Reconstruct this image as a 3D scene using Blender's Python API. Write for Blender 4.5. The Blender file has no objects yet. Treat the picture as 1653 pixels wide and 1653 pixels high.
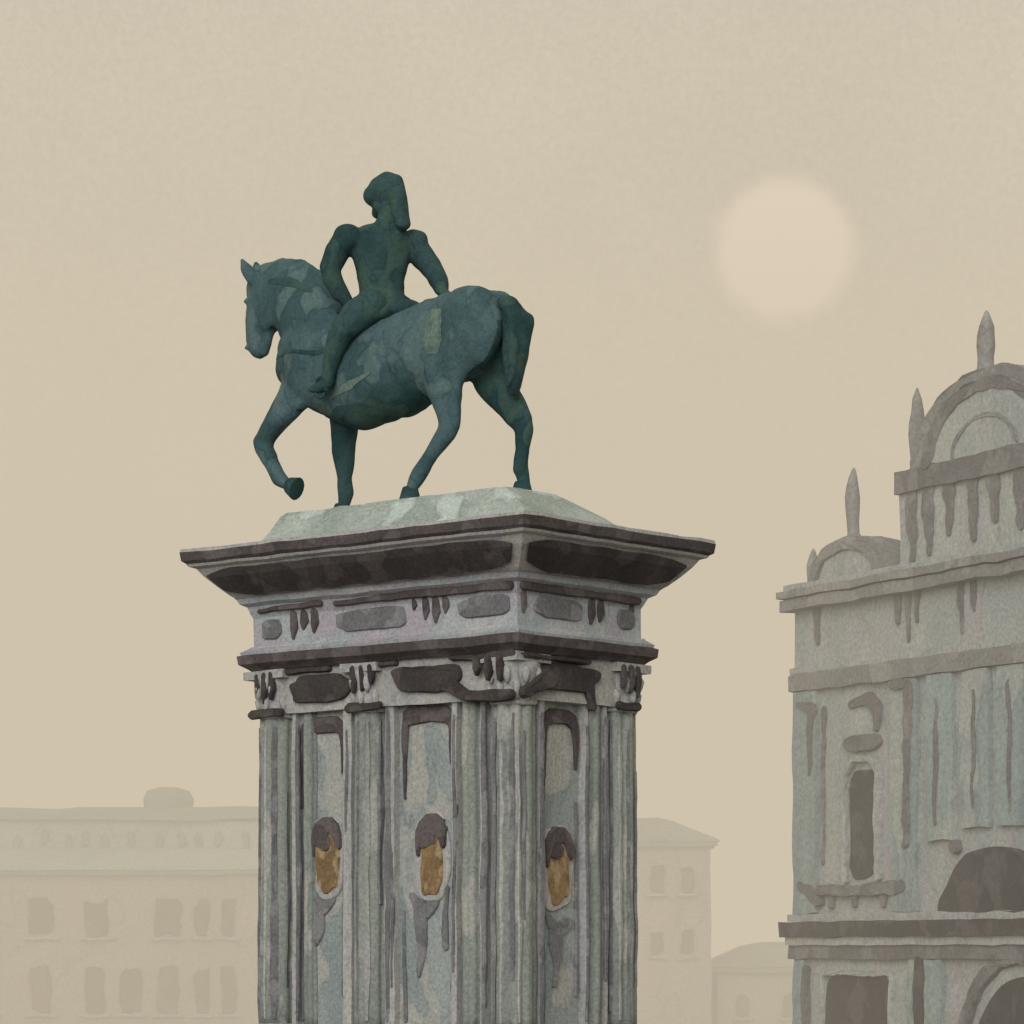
import bpy, bmesh, math
from mathutils import Vector, noise, Matrix
R=math.radians
scene=bpy.context.scene
scene.view_settings.view_transform='Standard'; scene.view_settings.look='None'; scene.view_settings.exposure=0

SKY=(0.625,0.545,0.415)
# ---------------------------------------------------------------- materials
def wash(name,c1,c2,c3=None,scale=2.0,streak=1.0,rough=.9,grain=.14,bump=.2,spec=.15,lo=.38,hi=.62,s2=1.0,tide=.18,gs=24):
    m=bpy.data.materials.new(name); m.use_nodes=True
    nt=m.node_tree; N=nt.nodes; L=nt.links
    b=N['Principled BSDF']; b.inputs['Roughness'].default_value=rough
    b.inputs['Specular IOR Level'].default_value=spec
    tc=N.new('ShaderNodeTexCoord'); mp=N.new('ShaderNodeMapping')
    mp.inputs['Scale'].default_value=(scale,scale,scale*streak)
    L.new(tc.outputs['Object'],mp.inputs['Vector'])
    n1=N.new('ShaderNodeTexNoise'); n1.inputs['Scale'].default_value=1; n1.inputs['Detail'].default_value=3
    n1.inputs['Roughness'].default_value=.5; n1.inputs['Distortion'].default_value=.4
    L.new(mp.outputs[0],n1.inputs['Vector'])
    r1=N.new('ShaderNodeMapRange'); r1.inputs[1].default_value=lo; r1.inputs[2].default_value=hi
    r1.interpolation_type='SMOOTHSTEP'
    L.new(n1.outputs[0],r1.inputs[0])
    mx=N.new('ShaderNodeMix'); mx.data_type='RGBA'
    mx.inputs[6].default_value=(*c1,1); mx.inputs[7].default_value=(*c2,1)
    L.new(r1.outputs[0],mx.inputs[0]); out=mx.outputs[2]
    tsrc=n1.outputs[0]
    if c3:
        n2=N.new('ShaderNodeTexNoise'); n2.inputs['Scale'].default_value=scale*1.2*s2; n2.inputs['Detail'].default_value=2
        mp2=N.new('ShaderNodeMapping'); mp2.inputs['Location'].default_value=(7,3,5); mp2.inputs['Scale'].default_value=(1,1,max(.35,streak))
        L.new(tc.outputs['Object'],mp2.inputs['Vector']); L.new(mp2.outputs[0],n2.inputs['Vector'])
        r2=N.new('ShaderNodeMapRange'); r2.inputs[1].default_value=.52; r2.inputs[2].default_value=.60
        r2.interpolation_type='SMOOTHSTEP'
        L.new(n2.outputs[0],r2.inputs[0])
        m2=N.new('ShaderNodeMix'); m2.data_type='RGBA'; m2.inputs[7].default_value=(*c3,1)
        L.new(r2.outputs[0],m2.inputs[0]); L.new(out,m2.inputs[6]); out=m2.outputs[2]; tsrc=n2.outputs[0]
    s=N.new('ShaderNodeMath'); s.operation='SUBTRACT'; s.inputs[1].default_value=.53; L.new(tsrc,s.inputs[0])
    ab=N.new('ShaderNodeMath'); ab.operation='ABSOLUTE'; L.new(s.outputs[0],ab.inputs[0])
    tr=N.new('ShaderNodeMapRange'); tr.inputs[1].default_value=0; tr.inputs[2].default_value=.012; tr.inputs[3].default_value=1-tide; tr.inputs[4].default_value=1
    L.new(ab.outputs[0],tr.inputs[0])
    g=N.new('ShaderNodeTexNoise'); g.inputs['Scale'].default_value=gs; g.inputs['Detail'].default_value=3; g.inputs['Roughness'].default_value=.75
    L.new(tc.outputs['Object'],g.inputs['Vector'])
    rg=N.new('ShaderNodeMapRange'); rg.inputs[1].default_value=.3; rg.inputs[2].default_value=.7
    rg.inputs[3].default_value=1-grain*2; rg.inputs[4].default_value=1+grain*2
    L.new(g.outputs[0],rg.inputs[0])
    ml=N.new('ShaderNodeMath'); ml.operation='MULTIPLY'; L.new(tr.outputs[0],ml.inputs[0]); L.new(rg.outputs[0],ml.inputs[1])
    vm=N.new('ShaderNodeVectorMath'); vm.operation='SCALE'
    L.new(out,vm.inputs[0]); L.new(ml.outputs[0],vm.inputs['Scale'])
    L.new(vm.outputs[0],b.inputs['Base Color'])
    return m
M={}
M['pale']=wash('weathered_istrian_stone',(.37,.37,.355),(.31,.32,.315),(.34,.335,.355),1.6,.35)
M['frieze']=wash('frieze_stone',(.38,.395,.41),(.30,.34,.37),(.34,.325,.37),1.5,.8)
M['green']=wash('green_marble_shaft',(.235,.26,.235),(.185,.205,.20),(.31,.315,.295),2.6,.10)
M['panel']=wash('grey_marble_panel',(.28,.315,.315),(.22,.255,.26),(.33,.335,.315),1.8,.5)
M['mid']=wash('grey_stone_inlay',(.165,.168,.178),(.13,.133,.145),(.20,.20,.215),2.5,.8)
M['dark']=wash('dark_shade_stone',(.062,.053,.052),(.045,.040,.042),(.076,.067,.066),2.2,1)  # soffit shade painted as dark stone; also colours the capital carving
M['brownmould']=wash('brown_grey_moulding',(.086,.073,.073),(.066,.058,.061),(.110,.097,.100),1.8,1)
M['ochre']=wash('ochre_bronze_medallion',(.25,.165,.085),(.17,.115,.065),(.30,.22,.13),4,.6)
M['plinth']=wash('verdigris_stained_stone',(.35,.40,.37),(.27,.32,.295),(.42,.48,.46),1.3,.8)
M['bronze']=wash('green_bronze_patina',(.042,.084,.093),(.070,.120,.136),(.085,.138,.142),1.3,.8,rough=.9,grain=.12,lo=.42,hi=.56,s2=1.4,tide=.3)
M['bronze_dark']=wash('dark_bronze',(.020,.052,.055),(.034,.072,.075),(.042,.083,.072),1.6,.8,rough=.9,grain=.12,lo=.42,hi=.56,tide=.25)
M['bronze_lt']=wash('pale_patina_bronze',(.13,.18,.155),(.09,.14,.13),None,5,.8,rough=.9)
M['s_pale']=wash('scuola_marble',(.37,.395,.39),(.31,.345,.355),(.35,.355,.375),.7,.5,gs=12)
M['s_teal']=wash('scuola_blue_marble',(.26,.33,.335),(.22,.28,.30),(.33,.36,.36),1.0,.12,gs=12)
M['s_mid']=wash('scuola_grey_moulding',(.155,.155,.168),(.125,.125,.140),(.19,.19,.20),1.1,.7,gs=12)
M['s_soft']=wash('scuola_pale_grey_moulding',(.225,.228,.235),(.19,.195,.205),(.26,.265,.265),1.1,.7,gs=12)
M['s_dark']=wash('scuola_dark_stone',(.056,.055,.064),(.040,.040,.050),(.078,.076,.085),1.2,.8,gs=12)
M['h_wall']=wash('plaster_wall',(.42,.405,.355),(.375,.375,.345),(.44,.41,.355),.25,.6,gs=8)
M['h_teal']=wash('pale_green_roof',(.38,.47,.44),(.32,.41,.40),None,.3,.6,gs=8)
M['h_win']=wash('shuttered_window',(.15,.16,.135),(.12,.135,.12),(.22,.19,.14),.5,.8,gs=8)
M['h_grey']=wash('grey_lead_roof',(.29,.33,.315),(.25,.29,.28),None,.3,.8,gs=8)
M['ground']=wash('paving_stone',(.24,.23,.21),(.19,.185,.17),(.27,.25,.23),.5,1)

# ---------------------------------------------------------------- builders
def empty(name,loc=(0,0,0),rz=0):
    e=bpy.data.objects.new(name,None); e.location=loc; e.rotation_euler=(0,0,rz)
    scene.collection.objects.link(e); return e
class Part:
    def __init__(s,name,mat,parent=None,wob=.012,smooth=False):
        s.name=name; s.mat=mat; s.parent=parent; s.v=[]; s.f=[]; s.wob=wob; s.smooth=smooth
    def add(s,vs,fs):
        o=len(s.v); s.v+= [tuple(v) for v in vs]; s.f+=[tuple(i+o for i in f) for f in fs]
    def done(s):
        me=bpy.data.meshes.new(s.name)
        if s.wob:
            nv=[]
            for v in s.v:
                p=Vector(v)
                d=noise.noise_vector(p*1.7)*s.wob*1.3+noise.noise_vector(p*6.3+Vector((9,2,4)))*s.wob*.7
                nv.append(p+d)
            s.v=nv
        me.from_pydata([tuple(v) for v in s.v],[],s.f)
        bm=bmesh.new(); bm.from_mesh(me)
        bmesh.ops.remove_doubles(bm,verts=bm.verts,dist=.0004)
        bmesh.ops.recalc_face_normals(bm,faces=bm.faces)
        bm.to_mesh(me); bm.free()
        me.materials.append(M[s.mat])
        if s.smooth:
            for p in me.polygons: p.use_smooth=True
        ob=bpy.data.objects.new(s.name,me); scene.collection.objects.link(ob)
        if s.parent: ob.parent=s.parent
        return ob
def seq(a,b,st):
    n=max(1,int(math.ceil(abs(b-a)/st))); return [a+(b-a)*i/n for i in range(n+1)]
def box(P,x0,x1,y0,y1,z0,z1,st=.3):
    X,Y,Z=seq(x0,x1,st),seq(y0,y1,st),seq(z0,z1,st)
    def grid(A,B,fn):
        vs=[fn(a,b) for a in A for b in B]; nb=len(B)
        fs=[(i*nb+j,(i+1)*nb+j,(i+1)*nb+j+1,i*nb+j+1) for i in range(len(A)-1) for j in range(nb-1)]
        P.add(vs,fs)
    grid(X,Y,lambda a,b:(a,b,z0)); grid(X,Y,lambda a,b:(a,b,z1))
    grid(X,Z,lambda a,b:(a,y0,b)); grid(X,Z,lambda a,b:(a,y1,b))
    grid(Y,Z,lambda a,b:(x0,a,b)); grid(Y,Z,lambda a,b:(x1,a,b))
def ring(P,prof,x0,x1,y0,y1,st=.22):
    nx=len(seq(x0,x1,st))-1; ny=len(seq(y0,y1,st))-1
    loops=[]
    for o,z in prof:
        a,b,c,d=x0-o,x1+o,y0-o,y1+o; l=[]
        for i in range(nx): l.append((a+(b-a)*i/nx,c,z))
        for i in range(ny): l.append((b,c+(d-c)*i/ny,z))
        for i in range(nx): l.append((b-(b-a)*i/nx,d,z))
        for i in range(ny): l.append((a,d-(d-c)*i/ny,z))
        loops.append(l)
    n=len(loops[0]); vs=sum(loops,[]); fs=[]
    for k in range(len(loops)-1):
        for i in range(n):
            j=(i+1)%n; fs.append((k*n+i,k*n+j,(k+1)*n+j,(k+1)*n+i))
    fs.append(tuple(range(n))); fs.append(tuple(range((len(loops)-1)*n,len(loops)*n)))
    P.add(vs,fs)
def lathe(P,cx,cy,prof,n=24,flutes=0,depth=.08):
    vs=[];fs=[]
    for r,z in prof:
        for i in range(n):
            t=2*math.pi*i/n
            rr=r
            if flutes: rr=r*(1-depth*(0.5-0.5*math.cos(t*flutes))**2)
            vs.append((cx+rr*math.cos(t),cy+rr*math.sin(t),z))
    for k in range(len(prof)-1):
        for i in range(n):
            j=(i+1)%n; fs.append((k*n+i,k*n+j,(k+1)*n+j,(k+1)*n+i))
    fs.append(tuple(range(n))); fs.append(tuple(range((len(prof)-1)*n,len(prof)*n)))
    P.add(vs,fs)
FL=lambda y0=0:(lambda a,z,d:(a,y0-d,z))
FR=lambda x0=0:(lambda a,z,d:(x0+d,a,z))
def plate(P,F,o0,o1,d0,d1):
    n=len(o0)
    vs=[F(a,z,d0) for a,z in o0]+[F(a,z,(d0+d1)/2+ (d1-d0)*.2) for a,z in o0]+[F(a,z,d1) for a,z in o1]
    fs=[]
    for k in (0,1):
        for i in range(n):
            j=(i+1)%n; fs.append((k*n+i,k*n+j,(k+1)*n+j,(k+1)*n+i))
    fs.append(tuple(range(2*n,3*n))); fs.append(tuple(range(n)))
    P.add(vs,fs)
SEED=[0.0]
def blob(P,F,a,z,w,h,d1=.03,d0=-.02,e=2.6,rough=.06,top_only=False,inset=.012):
    SEED[0]+=3.7; n=40; o0=[];o1=[]
    for i in range(n):
        t=2*math.pi*i/n
        c,s=math.cos(t),math.sin(t)
        x=abs(c)**(2/e)*(1 if c>=0 else -1); y=abs(s)**(2/e)*(1 if s>=0 else -1)
        if top_only and y<0: y*=.04
        k=1+rough*noise.noise(Vector((c*1.6+SEED[0],s*1.6,SEED[0])))*2
        X=x*w/2*k; Y=y*h/2*k
        if top_only: Y=y*h*k
        o0.append((a+X,z+Y)); l=math.hypot(X,Y)+1e-6
        q=max(0,1-inset/l*1.2); o1.append((a+X*q,z+Y*q))
    plate(P,F,o0,o1,d0,d1)
def stroke(P,F,pts,ws,d1=.03,d0=-.02,st=.07,rough=.22,inset=.01):
    SEED[0]+=2.3
    if not isinstance(ws,(list,tuple)): ws=[ws]*len(pts)
    c=[];w=[]
    for i in range(len(pts)-1):
        p,q=Vector(pts[i]),Vector(pts[i+1]); n=max(1,int((q-p).length/st))
        for k in range(n):
            t=k/n; c.append(p.lerp(q,t)); w.append(ws[i]*(1-t)+ws[i+1]*t)
    c.append(Vector(pts[-1])); w.append(ws[-1])
    if len(c)>4:
        for _ in range(2):
            c=[c[0]]+[(c[i-1]+c[i]*2+c[i+1])/4 for i in range(1,len(c)-1)]+[c[-1]]
    w=[x*(1+rough*noise.noise(Vector((i*st*3.3,SEED[0],1)))) for i,x in enumerate(w)]
    def outl(ins):
        Lp=[];Rp=[]
        for i,p in enumerate(c):
            t=(c[min(i+1,len(c)-1)]-c[max(i-1,0)]).normalized(); nn=Vector((-t.y,t.x)); h=max(.004,w[i]/2-ins)
            Lp.append(p+nn*h); Rp.append(p-nn*h)
        t0=(c[1]-c[0]).normalized(); t1=(c[-1]-c[-2]).normalized()
        def cap(p,t,h,sg):
            nn=Vector((-t.y,t.x)); return [p+ (nn*math.cos(x)+t*math.sin(x)*sg)*h for x in (math.pi*.2,math.pi*.4,math.pi*.6,math.pi*.8)]
        h1=max(.004,w[-1]/2-ins)*.8;h0=max(.004,w[0]/2-ins)*.8
        e1=cap(c[-1],t1,h1,1); e0=cap(c[0],t0,h0,-1)
        return [tuple(v) for v in Lp+e1+Rp[::-1]+e0[::-1]]
    plate(P,F,outl(0),outl(inset),d0,d1)
def drips(P,F,a,z,n=3,gap=.13,l=.26,w=.09,d1=.03):
    for i in range(n):
        x=a+(i-(n-1)/2)*gap
        ll=l*(1+.25*math.sin(i*2.3+a*5))
        stroke(P,F,[(x,z),(x+.01,z-ll*.6),(x-.005,z-ll)],[w*.75,w,w*.3],d1=d1)

# ================================================================ PEDESTAL
ORG=(.06,37.5,0); RZ=R(-40.5)
ped=empty('stone_monument_pedestal',ORG,RZ)
X0,X1,Y0,Y1=-4.28,0,0,2.31
p=Part('base_steps','pale',ped)
ring(p,[(.75,-.05),(.75,.25)],X0,X1,Y0,Y1); ring(p,[(.5,.252),(.5,.55)],X0,X1,Y0,Y1)
ring(p,[(.28,.552),(.28,.8),(.12,.95),(.1,2.1),(.2,2.15),(.2,2.3),(.08,2.36)],X0,X1,Y0,Y1); p.done()
p=Part('shaft_core','panel',ped)
ring(p,[(-.2,z) for z in seq(2.34,6.5,.2)],X0,X1,Y0,Y1); p.done()
p=Part('capital_frieze','pale',ped)
ring(p,[(-.06,6.36),(-.06,6.62),(-.03,6.9)],X0,X1,Y0,Y1); p.done()
p=Part('lower_moulding','brownmould',ped)
ring(p,[(.02,6.895),(.06,6.93),(.14,6.98),(.15,7.08),(.10,7.10)],X0,X1,Y0,Y1); p.done()
p=Part('lower_moulding_top','frieze',ped)
ring(p,[(.11,7.095),(.12,7.13),(.04,7.18),(.03,7.2)],X0,X1,Y0,Y1); p.done()
p=Part('frieze','frieze',ped)
ring(p,[(0,7.18),(0,7.56),(.03,7.62),(.06,7.70)],X0,X1,Y0,Y1); p.done()
p=Part('cornice_bed_mould','frieze',ped)
ring(p,[(.06,7.695),(.13,7.73),(.16,7.79),(.18,7.80)],X0,X1,Y0,Y1); p.done()
p=Part('cornice_cove','pale',ped)
ring(p,[(.16,7.795),(.22,7.84),(.33,7.95),(.44,8.07),(.50,8.16),(.57,8.185),(.59,8.215)],X0,X1,Y0,Y1); p.done()
p=Part('cornice_crown','brownmould',ped,wob=.016)
ring(p,[(.58,8.212),(.63,8.25),(.645,8.355)],X0,X1,Y0,Y1); p.done()
p=Part('cornice_top','pale',ped,wob=.016)
ring(p,[(.64,8.352),(.635,8.395),(.35,8.44),(.2,8.46)],X0,X1,Y0,Y1); p.done()
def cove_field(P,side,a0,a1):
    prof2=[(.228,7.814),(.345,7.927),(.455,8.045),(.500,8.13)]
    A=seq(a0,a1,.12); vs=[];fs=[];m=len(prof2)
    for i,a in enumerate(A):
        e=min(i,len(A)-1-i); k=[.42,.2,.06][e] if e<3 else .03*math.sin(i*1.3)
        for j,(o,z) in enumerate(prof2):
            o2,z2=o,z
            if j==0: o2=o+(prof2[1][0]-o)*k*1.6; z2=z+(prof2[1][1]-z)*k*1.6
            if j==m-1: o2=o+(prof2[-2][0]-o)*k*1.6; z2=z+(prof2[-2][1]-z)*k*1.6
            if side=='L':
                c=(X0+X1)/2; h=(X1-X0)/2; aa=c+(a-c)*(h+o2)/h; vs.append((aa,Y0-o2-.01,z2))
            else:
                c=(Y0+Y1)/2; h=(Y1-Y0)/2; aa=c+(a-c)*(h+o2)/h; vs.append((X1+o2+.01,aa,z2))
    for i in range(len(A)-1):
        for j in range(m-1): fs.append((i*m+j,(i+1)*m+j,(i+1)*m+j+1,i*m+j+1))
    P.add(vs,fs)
p=Part('cornice_soffit_shade','dark',ped,wob=.01)  # dark skin over the cove, soffit shade put into colour
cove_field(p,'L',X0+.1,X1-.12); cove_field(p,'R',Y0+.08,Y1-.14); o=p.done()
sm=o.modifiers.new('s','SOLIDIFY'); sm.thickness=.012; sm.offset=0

cols=[(-.29,.27,.27),(-2.45,.22,.25),(-4.05,.27,.30),(-.27,2.12,.28),(-4.03,2.06,.26),(-2.45,2.1,.25)]
pc=Part('column_shafts','green',ped,wob=.012,smooth=True)
pb=Part('column_bases','pale',ped)
pk=Part('column_capitals','pale',ped,wob=.02,smooth=True)
for cx,cy,r in cols:
    lathe(pc,cx,cy,[(r*(.99-.05*((z-2.6)/3.8)**2),z) for z in seq(2.5,6.36,.18)],n=96,flutes=8,depth=.14)
    lathe(pb,cx,cy,[(r*1.15,2.34),(r*1.2,2.4),(r*1.15,2.46),(r*1.03,2.54)],n=32)
    lathe(pk,cx,cy,[(r*.98,6.30),(r*1.05,6.33),(r*.95,6.37),(r*.93,6.44),(r*1.0,6.58),(r*1.15,6.7),(r*1.2,6.76),(r*1.18,6.80)],n=32)
    for lv,(zz,rr) in enumerate([(6.5,1.0),(6.66,1.12)]):
        for k in range(8):
            t=2*math.pi*(k+.5*lv)/8
            lathe(pk,cx+math.cos(t)*r*rr,cy+math.sin(t)*r*rr,[(.012,zz-.12),(.04,zz-.06),(.055,zz+.02),(.035,zz+.07),(.01,zz+.09)],n=8)
    box(pb,cx-r*1.16,cx+r*1.16,cy-r*1.16,cy+r*1.16,6.79,6.892)
lathe(pc,-.83,.2,[(.15,z) for z in seq(2.5,6.36,.18)],n=48,flutes=6,depth=.16)
lathe(pc,-.2,1.58,[(.13,z) for z in seq(2.5,6.36,.18)],n=48,flutes=6,depth=.16)
lathe(pc,-3.48,.2,[(.10,z) for z in seq(2.5,6.36,.18)],n=48,flutes=6,depth=.16)
pc.done(); pb.done(); pk.done()
pv=Part('column_flute_shade','mid',ped,wob=.012); pw=Part('column_pale_fillets','pale',ped,wob=.012)  # dark strips stand in for shade in the flutes
def flute(P,cx,cy,r,ang,z0,z1,w):
    SEED[0]+=1.9; vs=[];fs=[];Z=seq(z0,z1,.16); m=len(Z)
    for i,z in enumerate(Z):
        f=i/(m-1); ww=w*(.35+.65*math.sin(math.pi*min(1,max(0,f*.92+.06)))**.5)*(1+.8*noise.noise(Vector((z*2.1,SEED[0],0))))
        rr=r*(.99-.05*((z-2.6)/3.8)**2)+.008
        for k in (-1,0,1):
            t=ang+k*ww/2/r; vs.append((cx+(rr+(.006 if k==0 else -.02))*math.cos(t),cy+(rr+(.006 if k==0 else -.02))*math.sin(t),z))
    for i in range(m-1):
        for k in (0,1): fs.append((i*3+k,i*3+k+1,i*3+k+4,i*3+k+3))
    P.add(vs,fs)
for cx,cy,r,angs in [(-.29,.27,.27,[(-112,6.1,2.6,.07),(-50,6.2,3.1,.10),(-20,6.0,3.8,.05)]),(-2.45,.22,.25,[(-105,6.2,2.7,.08),(-32,6.2,4.0,.11)]),(-4.05,.27,.30,[(-128,6.2,2.5,.06),(-68,6.2,2.6,.12),(-35,5.4,3.0,.06)]),(-.27,2.12,.28,[(-62,6.2,2.7,.11),(-10,6.1,2.6,.06),(25,5.6,3,.06)])]:
    for an,z1,z0,w in angs: flute(pv,cx,cy,r,R(an),z0,z1,w)
for cx,cy,r,angs in [(-.29,.27,.27,[(-85,6.2,2.6,.06),(-35,5.8,2.6,.06)]),(-2.45,.22,.25,[(-70,6.2,2.6,.07)]),(-4.05,.27,.30,[(-95,6.2,2.6,.08)]),(-.27,2.12,.28,[(-36,6.2,2.6,.08)])]:
    for an,z1,z0,w in angs: flute(pw,cx,cy,r,R(an),z0,z1,w)
pv.done(); pw.done()
p=Part('pilaster_strips','pale',ped)
for a0,a1 in [(-3.72,-3.66),(-2.86,-2.72),(-2.17,-2.02),(-1.10,-1.02),(-.66,-.58)]: box(p,a0,a1,.10,.25,2.4,6.362)
for a0,a1 in [(.52,.60),(1.36,1.42),(1.72,1.78)]: box(p,-.25,-.10,a0,a1,2.4,6.362)
p.done()
L0=FL(0);R0=FR(0);LC=FL(.2);RC=FR(-.2);LK=FL(.05);RK=FR(-.05)
p=Part('recess_shade_strips','mid',ped)  # dark strips paint shade into the recess corners beside columns
for a,z0,z1,w in [(-3.62,6.2,2.6,.06),(-2.80,6.1,4.9,.05),(-2.12,6.3,2.6,.10),(-2.05,4.6,3.0,.05),(-1.06,6.2,3.2,.06),(-.60,6.3,2.6,.10)]:
    stroke(p,FL(.10),[(a,z0),(a+.01,(z0+z1)/2),(a-.01,z1)],[w*.6,w,w*.5],d1=.02)
for a,z0,z1,w in [(.56,6.2,2.6,.09),(1.39,6.1,2.6,.05),(1.75,6.2,3.1,.10)]:
    stroke(p,FR(-.10),[(a,z0),(a+.01,(z0+z1)/2),(a-.01,z1)],[w*.6,w,w*.5],d1=.02)
p.done()
p=Part('panel_frames','brownmould',ped)
for F,a0,a1,zt in [(LC,-3.62,-2.94,6.2),(LC,-1.92,-1.16,6.25),(RC,.70,1.28,6.2)]:
    stroke(p,F,[(a0,zt-1.0),(a0,zt-.1),(a0+.05,zt),(a1-.05,zt),(a1,zt-.12),(a1-.01,zt-.6)],[.02,.09,.19,.17,.12,.03],d1=.04,rough=.5)
p.done()
p=Part('panel_beads','mid',ped)
for F,a0,a1,zt in [(LC,-3.62,-2.94,6.2),(LC,-1.92,-1.16,6.25),(RC,.70,1.28,6.2)]:
    stroke(p,F,[(a0-.02,3.9),(a0,2.6)],[.04,.06],d1=.03)
    stroke(p,F,[(a1+.02,5.2),(a1,2.9)],[.03,.05],d1=.03)
p.done()
po=Part('medallions','ochre',ped,wob=.02); pd=Part('medallion_hoods','brownmould',ped,wob=.02); pr=Part('medallion_rims','pale',ped,wob=.015)
pm=Part('carved_trophies','mid',ped,wob=.02)
for F,a,z in [(LC,-3.2,4.62),(LC,-1.5,4.60),(RC,.92,4.45)]:
    blob(pr,F,a,z-.03,.60,1.0,d1=.03)
    blob(po,F,a+.02,z-.10,.38,.76,d1=.05,e=3,rough=.12)
    stroke(pd,F,[(a-.19,z-.02),(a-.18,z+.25),(a-.02,z+.37),(a+.17,z+.32),(a+.21,z+.08)],[.05,.16,.24,.2,.07],d1=.075,rough=.6)
    blob(pd,F,a-.04,z+.18,.26,.24,d1=.07,rough=.3)
for F,a,z,h in [(LC,-3.3,3.9,.4),(LC,-1.62,3.85,.7),(RC,.95,3.62,.6)]:
    stroke(pm,F,[(a-.2,z+.26),(a-.02,z+.03),(a+.2,z+.17)],[.10,.28,.10],d1=.03,rough=.6)
    stroke(pm,F,[(a-.05,z+.1),(a-.02,z-h*.5),(a-.08,z-h)],[.2,.15,.04],d1=.036,rough=.6)
stroke(pm,LC,[(-1.25,4.2),(-1.27,3.5)],[.05,.1],d1=.03)
for q in (po,pd,pr,pm): q.done()
p=Part('frieze_inlays','mid',ped)
blob(p,L0,-3.97,7.40,.34,.24); blob(p,L0,-2.28,7.42,1.15,.27,e=3.5); blob(p,L0,-.50,7.44,.78,.25,e=3.2)
blob(p,R0,.75,7.44,.85,.26,e=3.2); blob(p,R0,2.0,7.42,.34,.24)
p.done()
p=Part('frieze_dark_carving','brownmould',ped)
stroke(p,FL(-.045),[(-4.15,7.63),(-3.1,7.66)],[.05,.08]); stroke(p,FL(-.045),[(-2.85,7.64),(-1.4,7.66),(-.06,7.665)],[.06,.10,.13])
stroke(p,FR(.045),[(.05,7.665),(1.2,7.65),(2.2,7.645)],[.13,.09,.1])
drips(p,L0,-3.42,7.58,3,.17,.25,.13); drips(p,L0,-1.25,7.60,3,.16,.24,.12); drips(p,L0,-1.6,7.6,1,.1,.16,.08)
drips(p,R0,.10,7.6,1,.1,.22,.09); drips(p,R0,1.42,7.6,2,.17,.24,.12); drips(p,R0,2.1,7.62,1,.15,.2,.09)
p.done()
p=Part('capital_dark_carving','dark',ped,wob=.02)
blob(p,LK,-3.18,6.62,.98,.33,e=3,rough=.1,d1=.05); blob(p,LK,-1.45,6.66,1.05,.33,e=3,rough=.12,d1=.05)
stroke(p,LK,[(-1.15,6.60),(-.95,6.50),(-.8,6.42)],[.2,.16,.13],d1=.07)
stroke(p,FL(-.03),[(-.82,6.42),(-.5,6.38),(-.08,6.40)],[.12,.13,.14],d1=.07)
stroke(p,FR(.03),[(.04,6.42),(.25,6.5),(.5,6.62)],[.14,.16,.22],d1=.07)
blob(p,RK,.95,6.66,1.15,.33,e=3,rough=.12,d1=.05); stroke(p,RK,[(1.35,6.6),(1.42,6.3)],[.18,.08],d1=.06)
for a in (-4.05,-2.4): stroke(p,FL(-.03),[(a-.25,6.36),(a+.27,6.37)],[.12,.1],d1=.03)
stroke(p,FR(.03),[(1.85,6.36),(2.2,6.37)],[.12,.1],d1=.03)
stroke(p,LK,[(-4.12,6.85),(-3.0,6.86)],[.06,.08],d1=.09); stroke(p,LK,[(-2.6,6.86),(-1.9,6.86)],[.05,.07],d1=.09)
stroke(p,LK,[(-1.0,6.87),(-.02,6.87)],[.06,.09],d1=.11); stroke(p,RK,[(.1,6.86),(1.3,6.86)],[.07,.06],d1=.11)
drips(p,FL(-.05),-4.05,6.84,3,.13,.3,.10,d1=.04); drips(p,FL(-.05),-2.4,6.84,3,.14,.26,.09,d1=.04)
drips(p,FL(-.05),-.40,6.84,3,.17,.24,.10,d1=.05); drips(p,FR(.05),2.02,6.84,3,.13,.3,.09,d1=.04)
p.done()
p=Part('statue_plinth','plinth',ped,wob=.02)
rects=[(-4.55,.02,.22,2.15,8.43),(-4.48,-.30,.45,1.98,8.66),(-4.42,-.68,.62,1.74,8.88),(-4.38,-.80,.70,1.66,8.945)]
nx,ny=20,8; loops=[]
for (a,b,c,d,z) in rects:
    l=[]
    for i in range(nx): l.append((a+(b-a)*i/nx,c,z))
    for i in range(ny): l.append((b,c+(d-c)*i/ny,z))
    for i in range(nx): l.append((b-(b-a)*i/nx,d,z))
    for i in range(ny): l.append((a,d-(d-c)*i/ny,z))
    loops.append(l)
n=len(loops[0]); fs=[]
for k in range(3):
    for i in range(n): j=(i+1)%n; fs.append((k*n+i,k*n+j,(k+1)*n+j,(k+1)*n+i))
fs.append(tuple(range(n))); fs.append(tuple(range(3*n,4*n)))
p.add(sum(loops,[]),fs); p.done()

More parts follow.
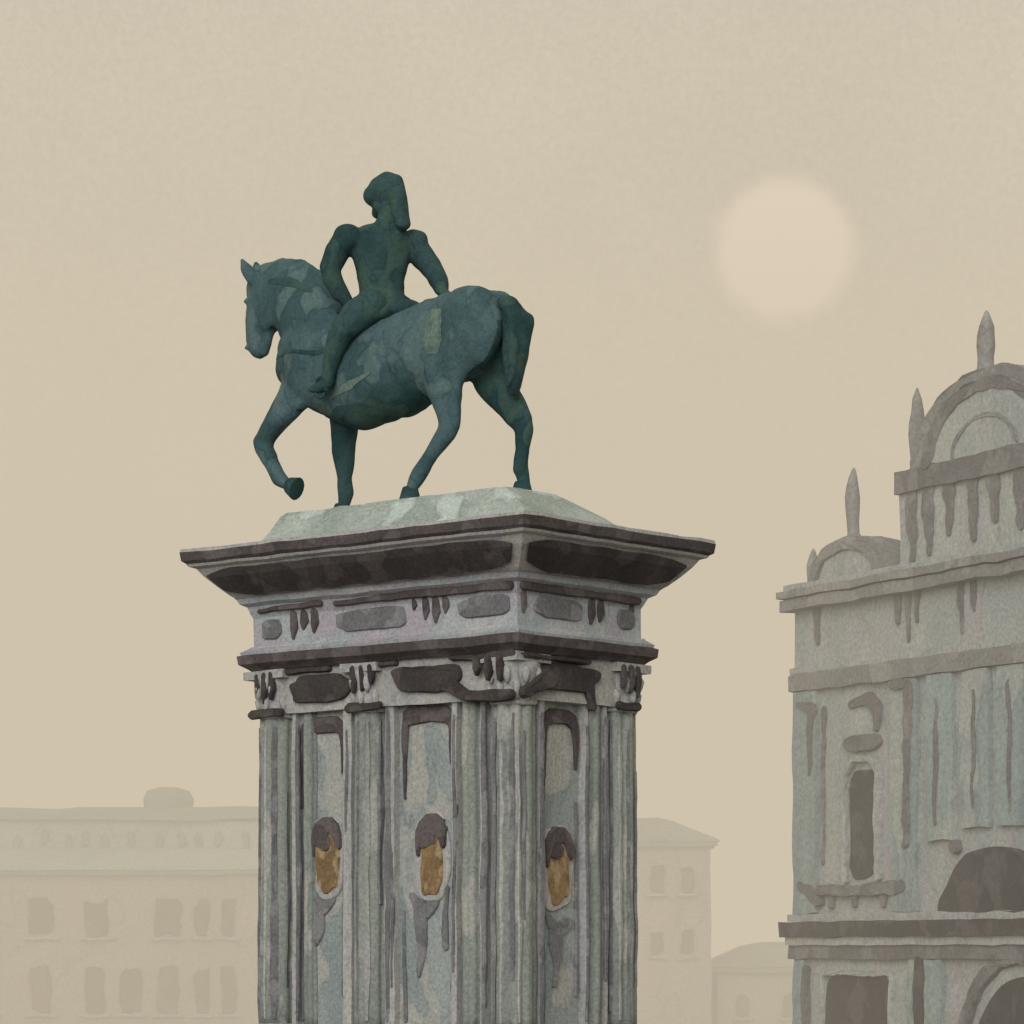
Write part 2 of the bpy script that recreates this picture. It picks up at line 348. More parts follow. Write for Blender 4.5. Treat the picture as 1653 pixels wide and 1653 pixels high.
# ================================================================ STATUE
bmI=bmesh.new(); bmesh.ops.create_icosphere(bmI,subdivisions=3,radius=1)
IV=[v.co.copy() for v in bmI.verts]; IF=[tuple(v.index for v in f.verts) for f in bmI.faces]; bmI.free()
statue=empty('equestrian_statue',ORG,RZ)
class Org:
    def __init__(s): s.v=[];s.f=[]
    def ell(s,c,r,rot=None):
        o=len(s.v)
        for v in IV:
            q=Vector((v.x*r[0],v.y*r[1],v.z*r[2]))
            if rot: q=rot@q
            s.v.append(tuple(Vector(c)+q))
        s.f+=[tuple(i+o for i in f) for f in IF]
    def limb(s,pts):
        for i in range(len(pts)-1):
            p,q=pts[i],pts[i+1]; P,Q=Vector(p[:3]),Vector(q[:3])
            rp,rq=p[3],q[3]; yp=p[4] if len(p)>4 else rp; yq=q[4] if len(q)>4 else rq
            n=max(1,int((Q-P).length/(min(rp,rq)*.35)))
            for k in range(n+1):
                t=k/n; r=rp+(rq-rp)*t; ry=yp+(yq-yp)*t
                s.ell(P.lerp(Q,t),(r,ry,r))
    def done(s,name,mat,parent,vox=.028,sm=4):
        me=bpy.data.meshes.new(name); me.from_pydata(s.v,[],s.f)
        ob=bpy.data.objects.new(name,me); scene.collection.objects.link(ob)
        m=ob.modifiers.new('r','REMESH'); m.mode='VOXEL'; m.voxel_size=vox
        m=ob.modifiers.new('s','SMOOTH'); m.factor=.5; m.iterations=sm
        dg=bpy.context.evaluated_depsgraph_get(); dg.update()
        me2=bpy.data.meshes.new_from_object(ob.evaluated_get(dg))
        ob.modifiers.clear(); ob.data=me2; me2.materials.clear(); me2.materials.append(M[mat])
        for v in me2.vertices:
            d=noise.noise_vector(v.co*3.1)*.022+noise.noise_vector(v.co*7)*.010; v.co=v.co+d
        for p in me2.polygons: p.use_smooth=True; p.material_index=0
        ob.parent=parent; return ob
CY=1.15
h=Org()
h.limb([(-1.74,CY,10.96,.56,.44),(-2.2,CY,10.88,.57,.46),(-2.9,CY,10.68,.65,.50),(-3.5,CY,10.64,.69,.52),(-4.05,CY,10.83,.64,.47),(-4.35,CY,10.98,.56,.38)])
h.ell((-1.57,CY-.2,10.95),(.5,.27,.52)); h.ell((-1.57,CY+.2,10.95),(.5,.27,.52))
h.ell((-4.2,CY-.25,10.85),(.42,.25,.5)); h.ell((-4.2,CY+.25,10.85),(.42,.25,.5))
h.ell((-4.55,CY,10.9),(.36,.36,.4))
h.limb([(-4.15,CY,11.1,.56,.36),(-4.38,CY,11.42,.52,.29),(-4.68,CY,11.70,.44,.23),(-4.95,CY,11.88,.36,.19),(-5.18,CY,11.96,.27,.17)])
h.limb([(-3.98,CY,11.60,.13,.08),(-4.25,CY,11.91,.14,.08),(-4.6,CY,12.12,.13,.07),(-4.95,CY,12.20,.11,.06),(-5.25,CY,12.18,.10,.06)])
h.limb([(-5.15,CY,11.93,.25,.16),(-5.27,CY,11.76,.26,.17),(-5.34,CY,11.55,.23,.14),(-5.36,CY,11.34,.18,.12),(-5.34,CY,11.2,.155,.11)])
h.ell((-5.12,CY-.08,11.66),(.24,.09,.26)); h.ell((-5.12,CY+.08,11.66),(.24,.09,.26))
h.limb([(-5.2,CY,11.4,.12,.08),(-5.25,CY,11.14,.08,.07)])
for sgn in (-1,1):
    h.limb([(-5.38,CY+sgn*.09,12.08,.085),(-5.47,CY+sgn*.11,12.22,.08),(-5.53,CY+sgn*.11,12.33,.035)])
    h.ell((-5.44,CY+sgn*.14,11.80),(.05,.035,.04)); h.ell((-5.47,CY+sgn*.09,11.2),(.035,.03,.04))
h.limb([(-5.38,CY,12.17,.08),(-5.50,CY,12.0,.06),(-5.55,CY,11.85,.03)])
N_,F_=.88,1.42
h.limb([(-1.5,F_-.05,10.8,.40,.2),(-1.60,F_,10.45,.31,.18),(-1.36,F_,10.12,.22,.14),(-1.13,F_,9.86,.155,.11),(-1.10,F_,9.74,.13,.10),(-1.13,F_,9.5,.09),(-1.17,F_,9.27,.098),(-1.11,F_,9.10,.075)])
h.limb([(-1.72,N_+.05,10.8,.40,.2),(-1.92,N_,10.42,.31,.18),(-1.86,N_,10.1,.22,.14),(-1.82,N_,9.84,.15,.11),(-1.88,N_,9.72,.13,.10),(-2.12,N_,9.46,.09),(-2.32,N_,9.27,.098),(-2.44,N_,9.10,.075)])
h.limb([(-4.1,F_-.05,10.7,.36,.18),(-4.06,F_,10.3,.25,.16),(-4.09,F_,10.0,.165),(-4.10,F_,9.70,.135),(-4.08,F_,9.45,.092),(-4.06,F_,9.24,.10),(-4.11,F_,9.08,.075)])
h.limb([(-4.28,N_+.05,10.72,.34,.18),(-4.48,N_,10.42,.24,.15),(-4.78,N_,10.14,.16),(-5.0,N_,9.93,.135,.11),(-4.98,N_,9.84,.125),(-4.84,N_,9.62,.09),(-4.70,N_,9.42,.098),(-4.57,N_,9.335,.075)])
h.limb([(-1.35,CY,11.18,.2),(-1.18,CY,11.2,.13)])
horse=h.done('horse','bronze',statue,.026,6)
horse.data.materials.append(M['bronze_dark'])  # darker bronze paints shade onto belly, far legs and hind thigh
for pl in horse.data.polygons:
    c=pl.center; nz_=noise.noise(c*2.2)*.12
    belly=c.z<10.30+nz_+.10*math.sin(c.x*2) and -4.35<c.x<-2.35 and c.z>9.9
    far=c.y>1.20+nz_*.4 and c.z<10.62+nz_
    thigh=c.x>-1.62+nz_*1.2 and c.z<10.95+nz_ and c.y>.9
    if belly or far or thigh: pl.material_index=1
def hoof(name,c,tilt=0,r=.13):
    P=Part(name,'bronze_dark',statue,wob=.006,smooth=False); lathe(P,0,0,[(r*.62,.17),(r*.70,.15),(r*.88,.06),(r,0.0)],n=16)
    o=P.done(); o.location=c; o.rotation_euler=(0,tilt,0); o.scale=(1.15,.95,1); return o
hoof('hoof_hind_far',(-1.13,F_,8.948)); hoof('hoof_hind_near',(-2.47,N_,8.948)); hoof('hoof_fore_far',(-4.13,F_,8.948)); hoof('hoof_fore_near',(-4.40,N_,9.27),R(-68))
t=Org()
t.limb([(-1.30,CY,11.20,.13),(-1.12,CY,11.18,.14),(-1.03,CY,11.0,.16),(-1.0,CY,10.7,.16),(-1.03,CY,10.4,.13),(-1.06,CY,10.22,.07),(-1.07,CY,10.14,.03)])
for k in range(5):
    yy=CY+(k-2)*.06
    t.limb([(-1.12,yy,11.22,.06),(-.97+.02*k,yy,11.03,.06),(-.92-.01*k,yy,10.65,.055),(-.96-.03*k,yy,10.38-.05*k,.04),(-1.0-.02*k,yy,10.22-.03*k,.02)])
t.done('tail','bronze_dark',statue,.022,3)
r=Org()
SD=Vector((.5,.87,0)); FW=Vector((-.87,.5,0))
B=Vector((-3.2,CY,0))
def E(off_s,off_f,z,rs,rf,rz):
    c=B+SD*off_s+FW*off_f; h_=Matrix(((FW.x,SD.x,0),(FW.y,SD.y,0),(0,0,1)))
    r.ell((c.x,c.y,z),(rf,rs,rz),h_)
prof=[.31,.29,.30,.325,.36,.395,.42,.40,.40]
for i in range(15):
    f=i/14; z=11.52+f*.80; k=min(7,int(f*7)); wd=prof[k]+(prof[k+1]-prof[k])*(f*7-k)
    E(0,0,z,wd,.24,.13)
E(0,0,12.36,.34,.16,.12)
# armour skirt (tassets) over the saddle
for z,ws,wf in ((11.56,.31,.27),(11.50,.33,.30),(11.44,.36,.33),(11.37,.385,.36),(11.31,.40,.37)): E(0,-.02,z,ws,wf,.07)
r.limb([(-3.14,CY+.03,12.42,.16),(-3.10,CY+.05,12.58,.13)])
hc=Vector((-3.17,CY+.03,12.75))
r.ell(hc,(.165,.145,.19)); r.ell(hc+Vector((-.13,.03,-.08)),(.08,.09,.1)); r.ell(hc+Vector((-.19,.04,-.03)),(.045,.03,.05))
r.ell(hc+Vector((.02,0,.12)),(.20,.18,.20)); r.ell(hc+Vector((-.10,-.02,.11)),(.20,.16,.14))
r.limb([(-3.37,CY,12.88,.07,.10),(-3.28,CY,12.99,.09,.09),(-3.12,CY,13.06,.08,.06),(-2.99,CY+.02,12.98,.10,.09),(-2.94,CY+.04,12.78,.10,.12),(-2.92,CY+.06,12.58,.09,.12),(-2.89,CY+.06,12.44,.08,.12)])
def hand(w,d,n):
    w=Vector(w);d=Vector(d).normalized();n=Vector(n).normalized();s=d.cross(n).normalized()
    for k in (-1.2,-.4,.4,1.2): r.limb([(*(w+s*k*.02),.055),(*(w+d*.14+s*k*.042),.040)])
    for k,l in zip((-1.5,-.5,.5,1.5),(.12,.15,.145,.10)):
        a=w+d*.15+s*k*.040; b=a+d*l*.55+s*k*.010; e=b+(d*.5-n*.9).normalized()*l*.6
        r.limb([(*a,.028),(*b,.025),(*e,.021)])
    a=w+d*.05-s*.06; b=a-s*.07+d*.06-n*.02; e=b+d*.07-n*.03
    r.limb([(*a,.036),(*b,.03),(*e,.024)])
sl=(-3.42,.78,12.28); sr=(-2.99,1.52,12.28)
r.ell(sl,(.19,.18,.17)); r.ell(sr,(.19,.18,.17))
r.limb([(*sl,.165),(-3.56,.73,12.12,.16),(-3.66,.70,11.93,.13),(-3.65,.73,11.82,.125),(-3.60,.84,11.62,.10),(-3.56,.92,11.50,.07)])
hand((-3.56,.92,11.50),(-.35,.3,-.55),(0,1,0))
r.limb([(*sr,.165),(-2.88,1.60,12.08,.15),(-2.76,1.66,11.88,.13),(-2.68,1.63,11.79,.125),(-2.56,1.55,11.67,.10),(-2.5,1.48,11.6,.07)])
hand((-2.5,1.48,11.60),(.75,-.35,-.35),(0,0,1))
for y1,y2,y3,sg in ((.88,.60,.56,-1),(1.42,1.70,1.74,1)):
    r.limb([(-3.12,y1,11.40,.22),(-3.22,(y1+y2)/2,11.28,.20),(-3.34,y2,11.1,.155),(-3.42,y2,10.98,.145),(-3.47,y3,10.82,.12),(-3.55,y3,10.6,.085),(-3.58,y3,10.52,.08)])
    r.limb([(-3.56,y3,10.48,.08),(-3.68,y3+sg*.01,10.44,.07),(-3.80,y3+sg*.02,10.42,.05)])
rider=r.done('rider','bronze_dark',statue,.02,4)
s_=Org()
s_.limb([(-2.78,CY,11.36,.14,.30),(-3.0,CY,11.30,.1,.34),(-3.4,CY,11.30,.1,.34),(-3.62,CY,11.42,.13,.24)])
s_.done('saddle','bronze_dark',statue,.026,3)
def tube(name,pts,rad,mat,parent,closed=False):
    P=Part(name,mat,parent,wob=0,smooth=True)
    pts=[Vector(q) for q in pts]; n=len(pts); k=8; vs=[];fs=[]
    for i,q in enumerate(pts):
        if closed: tt=(pts[(i+1)%n]-pts[i-1]).normalized()
        else: tt=(pts[min(i+1,n-1)]-pts[max(i-1,0)]).normalized()
        up=Vector((0,0,1)) if abs(tt.z)<.9 else Vector((1,0,0))
        a=tt.cross(up).normalized(); b=tt.cross(a)
        for j in range(k):
            th=2*math.pi*j/k; vs.append(q+(a*math.cos(th)+b*math.sin(th))*rad)
    for i in range(n if closed else n-1):
        ii=(i+1)%n
        for j in range(k): jj=(j+1)%k; fs.append((i*k+j,i*k+jj,ii*k+jj,ii*k+j))
    P.add(vs,fs); return P.done()
def spl(ps,n=10):
    out=[];ps=[Vector(q) for q in ps]
    for i in range(len(ps)-1):
        a=ps[max(i-1,0)];b=ps[i];c=ps[i+1];d=ps[min(i+2,len(ps)-1)]
        for k in range(n):
            t_=k/n; out.append(.5*((2*b)+(c-a)*t_+(2*a-5*b+4*c-d)*t_**2+(3*b-a-3*c+d)*t_**3))
    out.append(ps[-1]); return out
for nm,sg in (('stirrup',-1),('stirrup_far',1)):
    y=CY+sg*.60
    tube(nm,[( -3.66+.10*math.sin(a),y,10.42+.12*math.cos(a)) for a in [2*math.pi*i/16 for i in range(16)]],.028,'bronze_dark',statue,True)
from mathutils.bvhtree import BVHTree
bv=BVHTree.FromPolygons([v.co for v in horse.data.vertices],[tuple(q.vertices) for q in horse.data.polygons])
def snap(x,z,side=-1,off=.012):
    hit=bv.ray_cast(Vector((x,CY+side*3,z)),Vector((0,-side,0)))
    return (hit[0]+Vector((0,side*off,0)),True) if hit[0] else (Vector((x,CY+side*.4,z)),False)
def strap(name,pts,w,mat,side=-1):
    L=spl([(a,0,b) for a,b in pts],8); rows=[]
    n=len(L)
    for i,q in enumerate(L):
        f=i/(n-1)*(len(w)-1); k=min(len(w)-2,int(f)); ww=w[k]+(w[k+1]-w[k])*(f-k); ww*=1+.35*noise.noise(Vector((i*.5,w[0]*50,0)))
        tt=(L[min(i+1,n-1)]-L[max(i-1,0)]).normalized(); nn=Vector((-tt.z,0,tt.x))
        rows.append([q+nn*ww*(j/4-.5) for j in range(5)])
    P=Part(name,mat,statue,wob=0,smooth=True)
    vs=[snap(q.x,q.z,side,.008) for rw in rows for q in rw]
    fs=[(i*5+j,(i+1)*5+j,(i+1)*5+j+1,i*5+j+1) for i in range(n-1) for j in range(4)]
    fs=[f for f in fs if all(vs[i][1] for i in f) and max(vs[i][0].y for i in f)-min(vs[i][0].y for i in f)<.08]
    P.add([v[0] for v in vs],fs); return P.done()
for sd,sf in ((-1,''),(1,'_far')):
    strap('rump_ornament'+sf,[(-1.98,10.66),(-1.94,10.95),(-1.92,11.20)],[.18,.26,.24,.18],'bronze_lt',sd)
    strap('breast_strap'+sf,[(-4.75,10.95),(-4.4,10.98),(-3.9,10.9),(-3.55,10.93)],[.03,.06,.05],'bronze_dark',sd)
    strap('flank_patina'+sf,[(-3.7,10.30),(-3.3,10.42),(-2.95,10.54)],[.03,.10,.03],'bronze_lt',sd)
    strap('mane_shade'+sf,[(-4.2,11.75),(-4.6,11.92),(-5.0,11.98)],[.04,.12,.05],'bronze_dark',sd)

# ================================================================ SCUOLA (right)
sc=empty('domed_palazzo_facade',(6.09,70,0),R(-62))
W=.035; S0=FL(0)
p=Part('walls','s_pale',sc,wob=W)
box(p,0,16,0,9,-.1,11.0,st=.6); box(p,3.9,10.0,.02,4,11.0,13.25,st=.5); p.done()
p=Part('ledge','s_dark',sc,wob=W*.6)
box(p,-.22,16.1,-.28,.2,3.76,4.08,st=.4); p.done()
p=Part('ledge_lower','s_mid',sc,wob=W*.6); box(p,-.08,16.0,-.14,.2,3.30,3.58,st=.4); p.done()
p=Part('ledge_trim','s_pale',sc,wob=W*.6); box(p,-.12,16.05,-.2,.2,3.585,3.755,st=.4); box(p,-.1,16.0,-.12,.2,4.085,4.25,st=.4)
box(p,-.06,16,-.10,.2,9.4,9.55,st=.4); box(p,-.12,16,-.22,.2,11.2,11.32,st=.4); p.done()
p=Part('entablature','s_soft',sc,wob=W)
box(p,-.06,16,-.16,.2,9.02,9.395,st=.4); box(p,-.14,16,-.30,.2,10.76,11.0,st=.4)
box(p,-.18,16,-.36,.2,11.03,11.195,st=.4); p.done()
p=Part('drum_band','s_mid',sc,wob=W); box(p,3.85,10.1,-.10,.3,12.80,13.25,st=.4); p.done()
p=Part('pilasters','s_teal',sc,wob=W)
for a0,a1,z0,z1 in [(.1,.95,4.26,9.0),(3.75,4.65,4.26,9.0),(5.0,5.9,5.7,9.0),(6.2,7.1,5.9,9.0),(7.4,8.2,5.9,9.0),(8.7,9.7,4.26,9.0),(11.2,12.1,4.26,9.0),(.1,.5,0,3.29),(4.35,4.6,0,3.29),(4.95,5.5,0,3.29),(10.6,11.2,0,3.29)]:
    box(p,a0,a1,-.12,.1,z0,z1,st=.4)
p.done()
p=Part('dark_openings','s_dark',sc,wob=W)
blob(p,S0,2.65,6.12,.92,2.3,e=5,d1=.05); blob(p,S0,7.35,4.27,3.9,1.15,top_only=True,e=2,d1=.13)
blob(p,S0,2.45,1.75,2.3,2.5,e=7,d1=.05)
stroke(p,FL(-.12),[(4.78,3.25),(4.8,.1)],[.28,.24],d1=.05)
blob(p,S0,8.1,1.35,3.0,1.6,top_only=True,e=2,d1=.05); box(p,6.62,9.58,-.05,.1,0,1.36,st=.4)
blob(p,S0,13.5,6.1,.95,2.3,e=5,d1=.05)
p.done()
p=Part('drum_windows','s_mid',sc,wob=W)
for a,z0,z1 in [(4.35,12.78,11.4),(4.95,12.78,11.5),(5.65,12.78,11.8),(6.45,12.78,11.6),(7.15,12.8,11.9),(8.0,12.8,11.65),(8.9,12.8,11.7)]: stroke(p,FL(0),[(a,z0),(a+.02,(z0+z1)/2),(a+.02,z1)],[.38,.30,.14],d1=.04,rough=.5)
p.done()
p=Part('window_frame','s_pale',sc,wob=W)
stroke(p,S0,[(2.05,4.95),(2.05,7.2),(2.35,7.45),(2.95,7.45),(3.25,7.2),(3.25,4.95)],.14,d1=.14)
stroke(p,S0,[(1.2,.3),(1.2,3.0),(3.75,3.0),(3.75,.3)],.12,d1=.14)
p.done()
p=Part('carved_details_and_shading','s_mid',sc,wob=W)
stroke(p,S0,[(1.1,4.75),(2.6,4.72),(4.2,4.78)],[.2,.24,.3],d1=.16); stroke(p,S0,[(.35,4.9),(.8,4.7),(1.1,4.5)],[.2,.3,.2],d1=.15)
for a in (1.5,2.4,3.4): stroke(p,S0,[(a,4.7),(a,4.4)],[.2,.1],d1=.1)
blob(p,S0,2.62,7.78,1.45,.36,d1=.08,e=2.5)
stroke(p,S0,[(2.2,8.62),(2.9,8.7),(3.2,8.45),(3.1,8.05)],[.12,.30,.34,.14],d1=.08)
stroke(p,FL(-.12),[(.35,8.72),(.85,8.62),(.80,8.2),(.75,7.2)],[.12,.26,.2,.08],d1=.05,rough=.5)
stroke(p,S0,[(1.12,8.6),(1.12,5.3)],[.12,.08],d1=.05,rough=.5)
stroke(p,FL(-.12),[(3.8,8.92),(4.45,8.86),(4.4,8.2),(4.35,7.0),(4.35,5.6)],[.16,.3,.26,.16,.2],d1=.06,rough=.5)
for a,z0,z1,w in [(5.35,8.5,6.0,.14),(6.6,8.6,6.3,.12),(7.8,8.7,6.2,.12),(9.2,8.7,5,.12)]: stroke(p,FL(-.12),[(a,z0),(a+.05,(z0+z1)/2),(a,z1)],[.06,w,w*.4],d1=.04,rough=.5)  # thin dark strokes paint shading onto the pilasters
blob(p,S0,5.95,5.55,.3,.3,d1=.15,e=2)
stroke(p,FL(-.03),[(.55,3.1),(.55,.5)],[.16,.12],d1=.12)
for a in (.9,3.9,4.25,4.6,6.1,6.5,9,9.4): stroke(p,FL(0),[(a,10.75),(a,10.0+.2*math.sin(a*7))],[.22,.08],d1=.05)
arc=lambda cx,cz,rx,rz,t0=0,t1=math.pi,n=26:[(cx+rx*math.cos(t0+(t1-t0)*i/n),cz+rz*math.sin(t0+(t1-t0)*i/n)) for i in range(n+1)]
stroke(p,S0,arc(8.1,1.35,1.95,2.0),.28,d1=.12)
stroke(p,FL(0),[(.05,8.9),(.05,4.6)],[.10,.08],d1=.05)
p.done()
def gable(P,cx,cz,rx,rz,y0,y1,n=32,ny=8,dome=False):
    vs=[];fs=[]
    for k in range(ny+1):
        y=y0+(y1-y0)*k/ny; s=1.0
        if dome: s=math.sqrt(max(.02,1-(max(0,k-1)/ny)**2))
        for i in range(n+1):
            t=math.pi*i/n; vs.append((cx+rx*s*math.cos(t),y,cz+rz*s*math.sin(t)))
    m=n+1
    for k in range(ny):
        for i in range(n): fs.append((k*m+i,k*m+i+1,(k+1)*m+i+1,(k+1)*m+i))
        fs.append((k*m,(k+1)*m,(k+1)*m+n,k*m+n))
    fs.append(tuple(range(m))); fs.append(tuple(range(ny*m,ny*m+m))); P.add(vs,fs)
p=Part('domed_gables','s_soft',sc,wob=W,smooth=False)
gable(p,6.95,13.2,2.6,1.75,-.05,3.2,dome=True); gable(p,2.05,11.25,1.5,.92,-.05,2.2,dome=True); gable(p,12.5,11.25,1.8,1.2,-.05,2.2,dome=True); p.done()
p=Part('gable_lunettes','s_pale',sc,wob=W)
blob(p,FL(-.05),6.95,13.27,3.6,1.3,top_only=True,e=2,d1=.04,rough=.02); blob(p,FL(-.05),2.05,11.33,2.0,.55,top_only=True,e=2,d1=.04,rough=.02)
p.done()
p=Part('gable_mouldings','s_mid',sc,wob=W)
stroke(p,FL(.0),arc(6.95,13.27,1.95,1.32,0.05,3.1),[.42,.34,.30]+[.3]*20+[.34,.38,.42,.42],d1=.12)
p.done()
p=Part('small_gable_moulding','s_soft',sc,wob=W)
stroke(p,FL(.0),arc(6.95,13.27,1.05,.72,0.05,3.1),[.10]*27,d1=.12)
stroke(p,FL(.0),arc(2.05,11.3,1.2,.66),.2,d1=.15); stroke(p,FL(.0),arc(12.5,11.3,1.4,.85),.2,d1=.15)
p.done()
p=Part('finials','s_soft',sc,wob=W,smooth=True)
for a,z0,z1,k in [(6.55,14.85,16.15,1.1),(4.2,13.2,14.95,1.0),(1.85,12.1,13.65,.9),(.3,11.25,12.1,.8),(9.7,13.3,14.9,1)]:
    h_=z1-z0
    lathe(p,a,.25,[(q*k,z0+f*h_) for f,q in [(-.1,.22),(.05,.20),(.1,.14),(.25,.14),(.45,.17),(.6,.165),(.75,.14),(.88,.09),(.96,.05),(1,.02)]],n=16)
p.done()

# ================================================================ distant houses
def house(name,x0,x1,y0,y1,zt,wins,roof):
    e=empty(name,(0,0,0)); 
    p=Part('walls','h_wall',e,wob=.06); box(p,x0,x1,y0,y1,-.1,zt,st=1.2); p.done()
    p=Part('cornice','h_grey',e,wob=.05); box(p,x0-.25,x1+.25,y0-.3,y1+.3,zt,zt+.2,st=1.2); p.done()
    p=Part('roof',roof,e,wob=.06)
    ring(p,[(.35,zt+.203),(.3,zt+.3),(-1.6,zt+1.15),(-2.2,zt+1.3)],x0,x1,y0,y1,st=1.5); p.done()
    F=FL(y0); p=Part('windows','h_win',e,wob=.10); q=Part('window_surrounds','h_teal',e,wob=.05)
    for (a,z,w,hh) in wins:
        blob(p,F,a,z,w,hh,e=6,d1=.12,inset=.02,rough=.12); stroke(q,F,[(a-w*.75,z-hh/2-.12),(a+w*.75,z-hh/2-.12)],.14,d1=.18,rough=.1)
    p.done(); q.done(); return e
wl=[]
for a in (-27.6,-25.2,-22.5,-20.0,-17.6,-14.6,-13.15,-12.05): wl.append((a,4.93,.95 if a<-14 else .6,1.5))
for a in (-27.5,-25.1,-22.4,-20.0,-17.7,-16.2,-14.6,-13.15,-12.05): wl.append((a,1.85,.85 if a<-14 else .6,1.9))
h1=house('plastered_palazzo',-36,-9.5,138,150,6.75,wl,'h_teal')
p=Part('attic_storey','h_teal',h1,wob=.07); box(p,-36,-9.6,140,150,7.6,9.15,st=1); p.done()
p=Part('attic_roof','h_grey',h1,wob=.10); ring(p,[(.3,9.155),(.25,9.35),(-1.2,9.75)],-36,-9.6,140,150,st=1); p.done()
p=Part('chimney','h_grey',h1,wob=.06); lathe(p,-15.1,143,[(1.05,9.3),(1.1,10.2),(.95,10.55),(.4,10.7)],n=16); p.done()
p=Part('attic_openings','h_grey',h1,wob=.08)
for i in range(24): blob(p,FL(140),-33+i*.98+.2*math.sin(i*5),8.3+.1*math.sin(i*3),.28,.6,e=4,d1=.12)
p.done()
h2=house('distant_townhouse',-3,8.5,139,150,8.0,[(a,z,.5,1.1) for a in (6.2,7.5) for z in (6.6,3.9)],'h_grey')
h3=house('low_canal_house',8.9,30,141,152,2.6,[(a,1.2,.5,1.0) for a in (10,12,14.2,16,18)],'h_grey')

# ================================================================ ground, haze, sun disc
g=Part('ground','ground',None,wob=0); g.add([(-1500,-1500,0),(1500,-1500,0),(1500,1500,0),(-1500,1500,0)],[(0,1,2,3)]); g.done()
hz=Part('haze','ground',None,wob=0); 
vs=[(x,y,z) for x in (-220,220) for y in (52,420) for z in (-1,40)]
hz.add(vs,[(0,1,3,2),(4,6,7,5),(0,4,5,1),(2,3,7,6),(0,2,6,4),(1,5,7,3)]); hz=hz.done()
SIG=.0130
m=bpy.data.materials.new('evening_mist'); m.use_nodes=True; nt=m.node_tree; nt.nodes.clear()
o=nt.nodes.new('ShaderNodeOutputMaterial'); a=nt.nodes.new('ShaderNodeVolumeAbsorption'); a.inputs[0].default_value=(0,0,0,1); a.inputs[1].default_value=SIG
e=nt.nodes.new('ShaderNodeEmission'); e.inputs[0].default_value=(*SKY,1); e.inputs[1].default_value=SIG
ad=nt.nodes.new('ShaderNodeAddShader'); nt.links.new(a.outputs[0],ad.inputs[0]); nt.links.new(e.outputs[0],ad.inputs[1]); nt.links.new(ad.outputs[0],o.inputs['Volume'])
m.cycles.homogeneous_volume=True
hz.data.materials.clear(); hz.data.materials.append(m)
D=900; sr_=D*119/5249; 
bm=bmesh.new(); bmesh.ops.create_circle(bm,cap_ends=True,segments=96,radius=sr_*1.3)
me=bpy.data.meshes.new('sun'); bm.to_mesh(me); bm.free(); so=bpy.data.objects.new('sun',me); scene.collection.objects.link(so)
sp=Vector((D*(1266-826.5)/5249,D,3.4+D*(1540-403)/5249)); so.location=sp
so.rotation_euler=(Vector((0,0,3.4))-sp).to_track_quat('Z','Y').to_euler()
m=bpy.data.materials.new('sun_glow'); m.use_nodes=True; nt=m.node_tree; nt.nodes.clear(); N=nt.nodes;L=nt.links
o=N.new('ShaderNodeOutputMaterial'); tc=N.new('ShaderNodeTexCoord'); ln=N.new('ShaderNodeVectorMath'); ln.operation='LENGTH'
nz=N.new('ShaderNodeTexNoise'); nz.inputs['Scale'].default_value=.12; nz.inputs['Detail'].default_value=6
L.new(tc.outputs['Object'],nz.inputs['Vector']); L.new(tc.outputs['Object'],ln.inputs[0])
ma=N.new('ShaderNodeMath'); ma.operation='MULTIPLY_ADD'; ma.inputs[1].default_value=5.0; L.new(nz.outputs[0],ma.inputs[0]); L.new(ln.outputs['Value'],ma.inputs[2])
mr=N.new('ShaderNodeMapRange'); mr.interpolation_type='SMOOTHSTEP'; mr.inputs[1].default_value=sr_*.72+2.5; mr.inputs[2].default_value=sr_*1.13+2.5; mr.inputs[3].default_value=1; mr.inputs[4].default_value=0
L.new(ma.outputs[0],mr.inputs[0])
tr=N.new('ShaderNodeBsdfTransparent'); em=N.new('ShaderNodeEmission'); em.inputs[0].default_value=(1,.81,.65,1); em.inputs[1].default_value=1.06
mx=N.new('ShaderNodeMixShader'); L.new(mr.outputs[0],mx.inputs[0]); L.new(tr.outputs[0],mx.inputs[1]); L.new(em.outputs[0],mx.inputs[2]); L.new(mx.outputs[0],o.inputs[0])
m.cycles.emission_sampling='NONE'
me.materials.append(m)

# ================================================================ world + light
w=bpy.data.worlds.new('World'); scene.world=w; w.use_nodes=True; nt=w.node_tree; N=nt.nodes;L=nt.links
w.cycles.sampling_method='NONE'
bg=N['Background']; bg.inputs[1].default_value=.1
sky=N.new('ShaderNodeTexSky'); sky.sky_type='NISHITA'; sky.sun_disc=False; sky.sun_elevation=R(22); sky.sun_rotation=R(194); sky.dust_density=5
tc=N.new('ShaderNodeTexCoord')
n1=N.new('ShaderNodeTexNoise'); n1.inputs['Scale'].default_value=480; n1.inputs['Detail'].default_value=4; n1.inputs['Roughness'].default_value=.8
n2=N.new('ShaderNodeTexNoise'); n2.inputs['Scale'].default_value=11; n2.inputs['Detail'].default_value=3
L.new(tc.outputs['Generated'],n1.inputs['Vector']); L.new(tc.outputs['Generated'],n2.inputs['Vector'])
mr=N.new('ShaderNodeMapRange'); mr.inputs[1].default_value=.3; mr.inputs[2].default_value=.7; mr.inputs[3].default_value=.85; mr.inputs[4].default_value=1.15
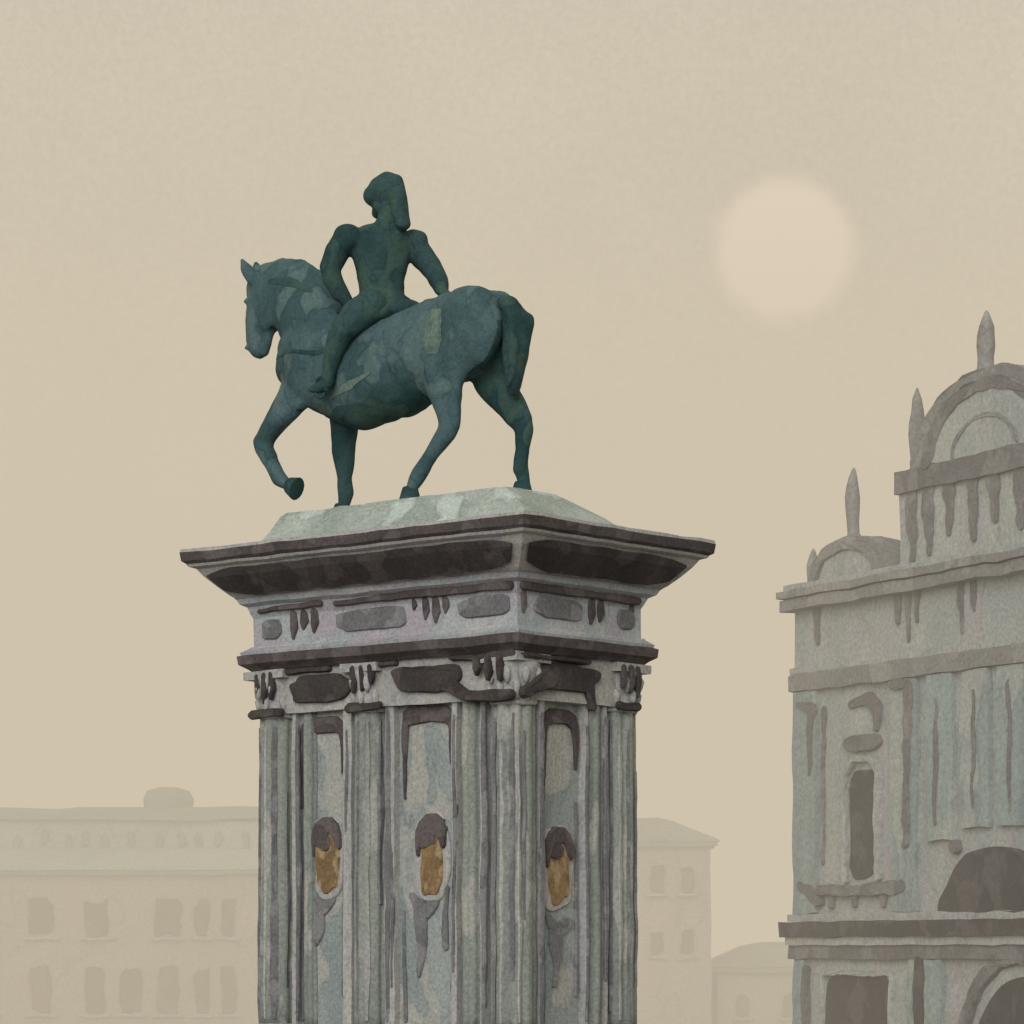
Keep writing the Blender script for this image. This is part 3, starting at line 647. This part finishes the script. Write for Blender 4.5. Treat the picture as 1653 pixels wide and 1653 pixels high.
m2=N.new('ShaderNodeMapRange'); m2.inputs[1].default_value=.3; m2.inputs[2].default_value=.7; m2.inputs[3].default_value=.91; m2.inputs[4].default_value=1.09
L.new(n1.outputs[0],mr.inputs[0]); L.new(n2.outputs[0],m2.inputs[0])
mm=N.new('ShaderNodeMath'); mm.operation='MULTIPLY'; L.new(mr.outputs[0],mm.inputs[0]); L.new(m2.outputs[0],mm.inputs[1])
sx=N.new('ShaderNodeSeparateXYZ'); L.new(tc.outputs['Generated'],sx.inputs[0])
ge=N.new('ShaderNodeMapRange'); ge.inputs[1].default_value=.05; ge.inputs[2].default_value=.28; L.new(sx.outputs[2],ge.inputs[0])
mc=N.new('ShaderNodeMix'); mc.data_type='RGBA'; mc.inputs[6].default_value=(6.3,5.45,4.10,1); mc.inputs[7].default_value=(5.85,5.40,4.50,1)
L.new(ge.outputs[0],mc.inputs[0])
vs_=N.new('ShaderNodeVectorMath'); vs_.operation='SCALE'; L.new(mc.outputs[2],vs_.inputs[0]); L.new(mm.outputs[0],vs_.inputs['Scale'])
sk=N.new('ShaderNodeVectorMath'); sk.operation='SCALE'; sk.inputs['Scale'].default_value=.02; L.new(sky.outputs[0],sk.inputs[0])
av=N.new('ShaderNodeVectorMath'); av.operation='ADD'; L.new(vs_.outputs[0],av.inputs[0]); L.new(sk.outputs[0],av.inputs[1]); L.new(av.outputs[0],bg.inputs[0])
ld=bpy.data.lights.new('front_fill_light','SUN'); ld.energy=2.0; ld.angle=R(45); ld.color=(1,.985,.96)  # added front light for brightness; the visible sun disc stands opposite
lo=bpy.data.objects.new('front_fill_light',ld); scene.collection.objects.link(lo)
dv=Vector((-.25,-1,math.tan(R(22)))); lo.rotation_euler=dv.to_track_quat('Z','Y').to_euler(); lo.location=(-20,-30,40)
cd=bpy.data.cameras.new('camera'); cam=bpy.data.objects.new('camera',cd); scene.collection.objects.link(cam)
cam.location=(0,0,3.4); cam.rotation_euler=(R(90),0,0); cd.sensor_width=36; cd.lens=114.3; cd.shift_y=.4316; cd.clip_end=5000; cd.clip_start=.5
scene.camera=cam
